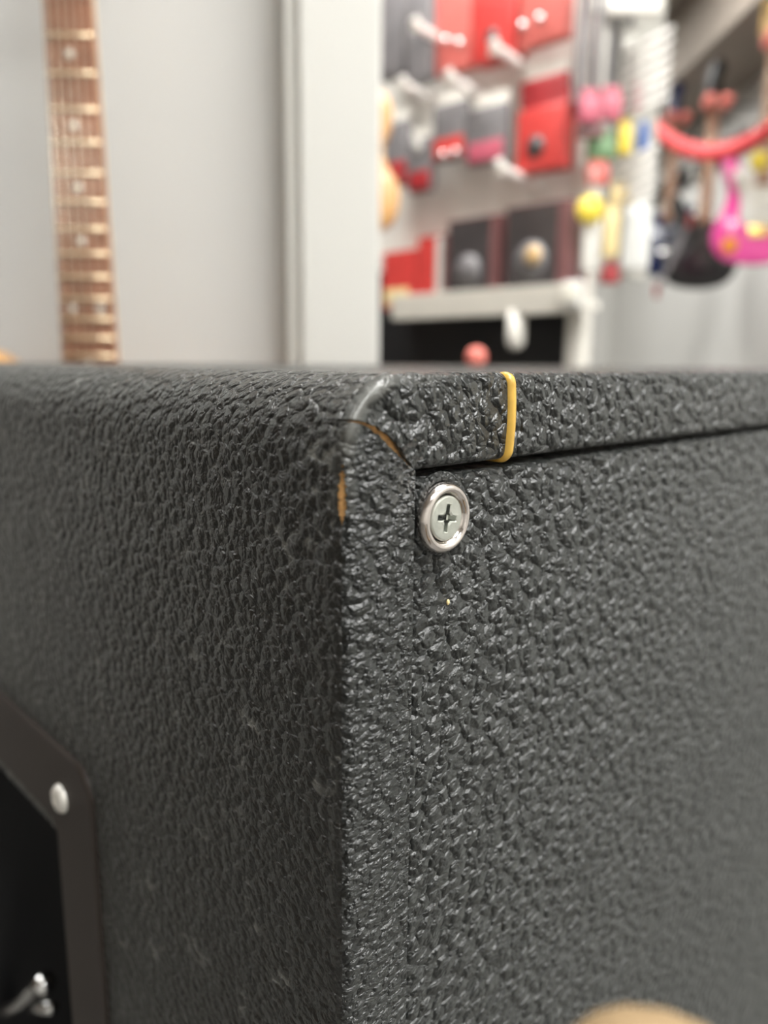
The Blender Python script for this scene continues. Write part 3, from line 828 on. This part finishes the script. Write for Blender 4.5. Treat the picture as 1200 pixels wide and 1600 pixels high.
# ---------------------------------------------------------------- end of the rack: cables and small packets
def dend(px, py, off=.03):
    v = F + RR*((px-600)/1200) - UU*((py-800)/1200)
    k = (.011+off - (CAM-GO).dot(gx))/v.dot(gx)
    return k*v.dot(FH)
EROT = ENV + math.radians(20)
def endthing(name, label, cat, px, py, d, group=None): return thing(name, label, cat, pt(px, py, d), EROT, group)
for k, (px, top, bot, r_) in enumerate(((912, -40, 150, .007), (926, -40, 145, .006), (944, -60, 142, .008), (962, -40, 150, .006), (978, 0, 152, .006), (990, 0, 150, .005))):
    dk = dend(px, 100, .015); a, b = pt(px, top, dk), pt(px+2, bot, dk)
    t = thing('instrument_cable', '%s dark cable from the white post, hanging straight down' % ('first', 'second', 'third', 'fourth', 'fifth', 'sixth')[k], 'cable', a, 0, 'dark cables at the rack end')
    L_ = a.z-b.z
    bm = bmesh.new(); tube(bm, smooth_path([(0, 0, 0), (.004, .003, -L_*.35), (-.003, 0, -L_*.7), (0, 0, -L_)], 4), r_, 8); finish('cord', bm, M_GREY, t)
    bm = bmesh.new(); tube(bm, [(0, 0, -L_), (0, 0, -L_-.03)], r_*1.4, 10); finish('plug', bm, M_DARK, t)
def small(px0, px1, py0, py1, d, m, label, m2=None):
    d = min(d, dend((px0+px1)/2, (py0+py1)/2) - .02)
    a, b, c = pt(px0, py1, d), pt(px1, py1, d), pt(px0, py0, d)
    wd, hh = (b-a).length, c.z-a.z
    t = thing('small_packet', label, 'packet', (a+b)/2, ENV)
    bm = bmesh.new(); box(bm, (0, .01, hh/2), (wd, .02, hh), .004); finish('pouch', bm, m, t)
    bm = bmesh.new(); box(bm, (0, .01, hh+.007), (wd*.8, .004, .018), .001); finish('header_card', bm, m2 or m, t)
small(905, 938, 150, 190, 1.80, M_PINKC, 'rose pink packet under the cables touching the white post')
small(938, 972, 146, 186, 1.84, M_PINKC, 'rose pink packet under the cables, middle of three')
small(972, 1002, 142, 176, 1.88, M_PINKC, 'rose pink packet under the cables nearest the hook column')
small(966, 986, 192, 240, 1.84, M_YEL, 'yellow packet hanging below the pink packets')
small(918, 962, 216, 248, 1.82, M_GREEN, 'green packet hanging below the pink packets')
small(906, 945, 192, 214, 1.80, M_MAROON, 'maroon packet between the pink and green packets')
small(998, 1013, 200, 238, 1.90, M_BLUE, 'blue packet by the red strap end')
small(918, 952, 258, 288, 1.80, M_REDL, 'salmon packet lying below the green packet')
small(942, 966, 330, 402, 1.86, M_CREAM, 'tan packet hanging beside the tall white packet')
small(908, 936, 345, 425, 1.84, M_CLEAR, 'clear packet below the yellow price dot')
small(940, 968, 420, 442, 1.84, M_REDD, 'dark red packet at the foot of the rack end')
small(970, 1014, 322, 420, 1.9, M_WLAC, 'tall white packet hanging beside the tan packet')
small(955, 985, 296, 316, 1.84, M_CREAM, 'pale yellow packet above the tan packet')
sticker(pt(922, 328, dend(922, 328)-.03), .026, M_YEL, 'round yellow price dot on the rack end')
LD = dend(975, 300)-.03
ladder = thing('hook_strip', 'white upright strip of stubby prongs at the rack end', 'strip', pt(955, 567, LD), ENV)
ladder.location.z = FLOOR
zt_ = pt(955, 30, LD).z-FLOOR
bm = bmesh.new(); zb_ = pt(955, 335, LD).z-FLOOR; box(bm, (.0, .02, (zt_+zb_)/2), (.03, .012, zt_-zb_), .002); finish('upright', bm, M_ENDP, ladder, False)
for k, py in enumerate((68, 86, 104, 122, 138, 155, 172, 245, 262, 280, 298, 316)):
    z_ = pt(955, py, LD).z-FLOOR; s_ = 1 if k < 7 else .8
    bm = bmesh.new(); tube(bm, [(-.01, .015, z_-.012), (.03*s_, -.02, z_+.0), (.062*s_, -.05, z_+.010)], [.006, .005, .004], 8); finish('prong', bm, M_PRONG, ladder)
small(925, 1035, -6, 20, 1.95, M_WHITE, 'white card sign at the top of the rack end')

# ---------------------------------------------------------------- pointing hand, only a fingertip reaches the frame
def hand():
    tip = CAM + F*.071 + RR*(.0262) - UU*(.0500)
    up = Vector((0, 0, 1)); rt = RR.copy(); fw = FH.copy()
    def P(x, y, z): return tip + rt*x + fw*y + up*z
    V = []; E_ = []; RA = []
    def add(p, r): V.append(p); RA.append(r); return len(V)-1
    root = add(P(.024, -.010, -.115), .021)
    wrist = add(P(.030, -.012, -.165), .022); E_.append((root, wrist))
    fa = add(P(.045, -.030, -.26), .030); E_.append((wrist, fa))
    def finger(pts, rs):
        prev = root
        for p, r in zip(pts, rs):
            i = add(P(*p), r); E_.append((prev, i)); prev = i
    finger([(.004, -.003, -.078), (.001, -.001, -.045), (0, 0, -.018), (0, 0, .0015)], [.0165, .0150, .0142, .0125])
    finger([(.020, .004, -.074), (.022, .024, -.058), (.024, .028, -.080), (.025, .012, -.092)], [.0105, .0088, .0082, .0076])
    finger([(.036, .002, -.078), (.039, .020, -.064), (.040, .024, -.085), (.040, .009, -.096)], [.0100, .0084, .0078, .0072])
    finger([(.050, -.003, -.086), (.054, .013, -.075), (.054, .016, -.092), (.053, .003, -.101)], [.0092, .0074, .0070, .0064])
    finger([(.004, -.004, -.112), (-.006, .012, -.094), (.004, .026, -.082)], [.0125, .0105, .0092])
    me = bpy.data.meshes.new('hand'); me.from_pydata([v-tip for v in V], E_, []); me.update()
    o = bpy.data.objects.new('hand', me); C.objects.link(o); o.location = tip
    me.materials.append(M_SKIN)
    mod = o.modifiers.new('skin', 'SKIN'); mod.use_smooth_shade = True
    for i, sv in enumerate(me.skin_vertices[0].data):
        sv.radius = (RA[i], RA[i]); sv.use_root = (i == 0)
    o.modifiers.new('smooth', 'SUBSURF').levels = 2
    o.modifiers['smooth'].render_levels = 2
    tag(o, 'hand with one fingertip raised at the lower edge before the rear panel', 'hand')
    # nail on the far side of the fingertip
    bm = bmesh.new(); bmesh.ops.create_uvsphere(bm, u_segments=16, v_segments=10, radius=1)
    for v in bm.verts: v.co = rt*(v.co.x*.0055) + fw*(v.co.y*.0012+.0098) + up*(v.co.z*.0060-.012)
    finish('fingernail', bm, M_REDL, o)
hand()
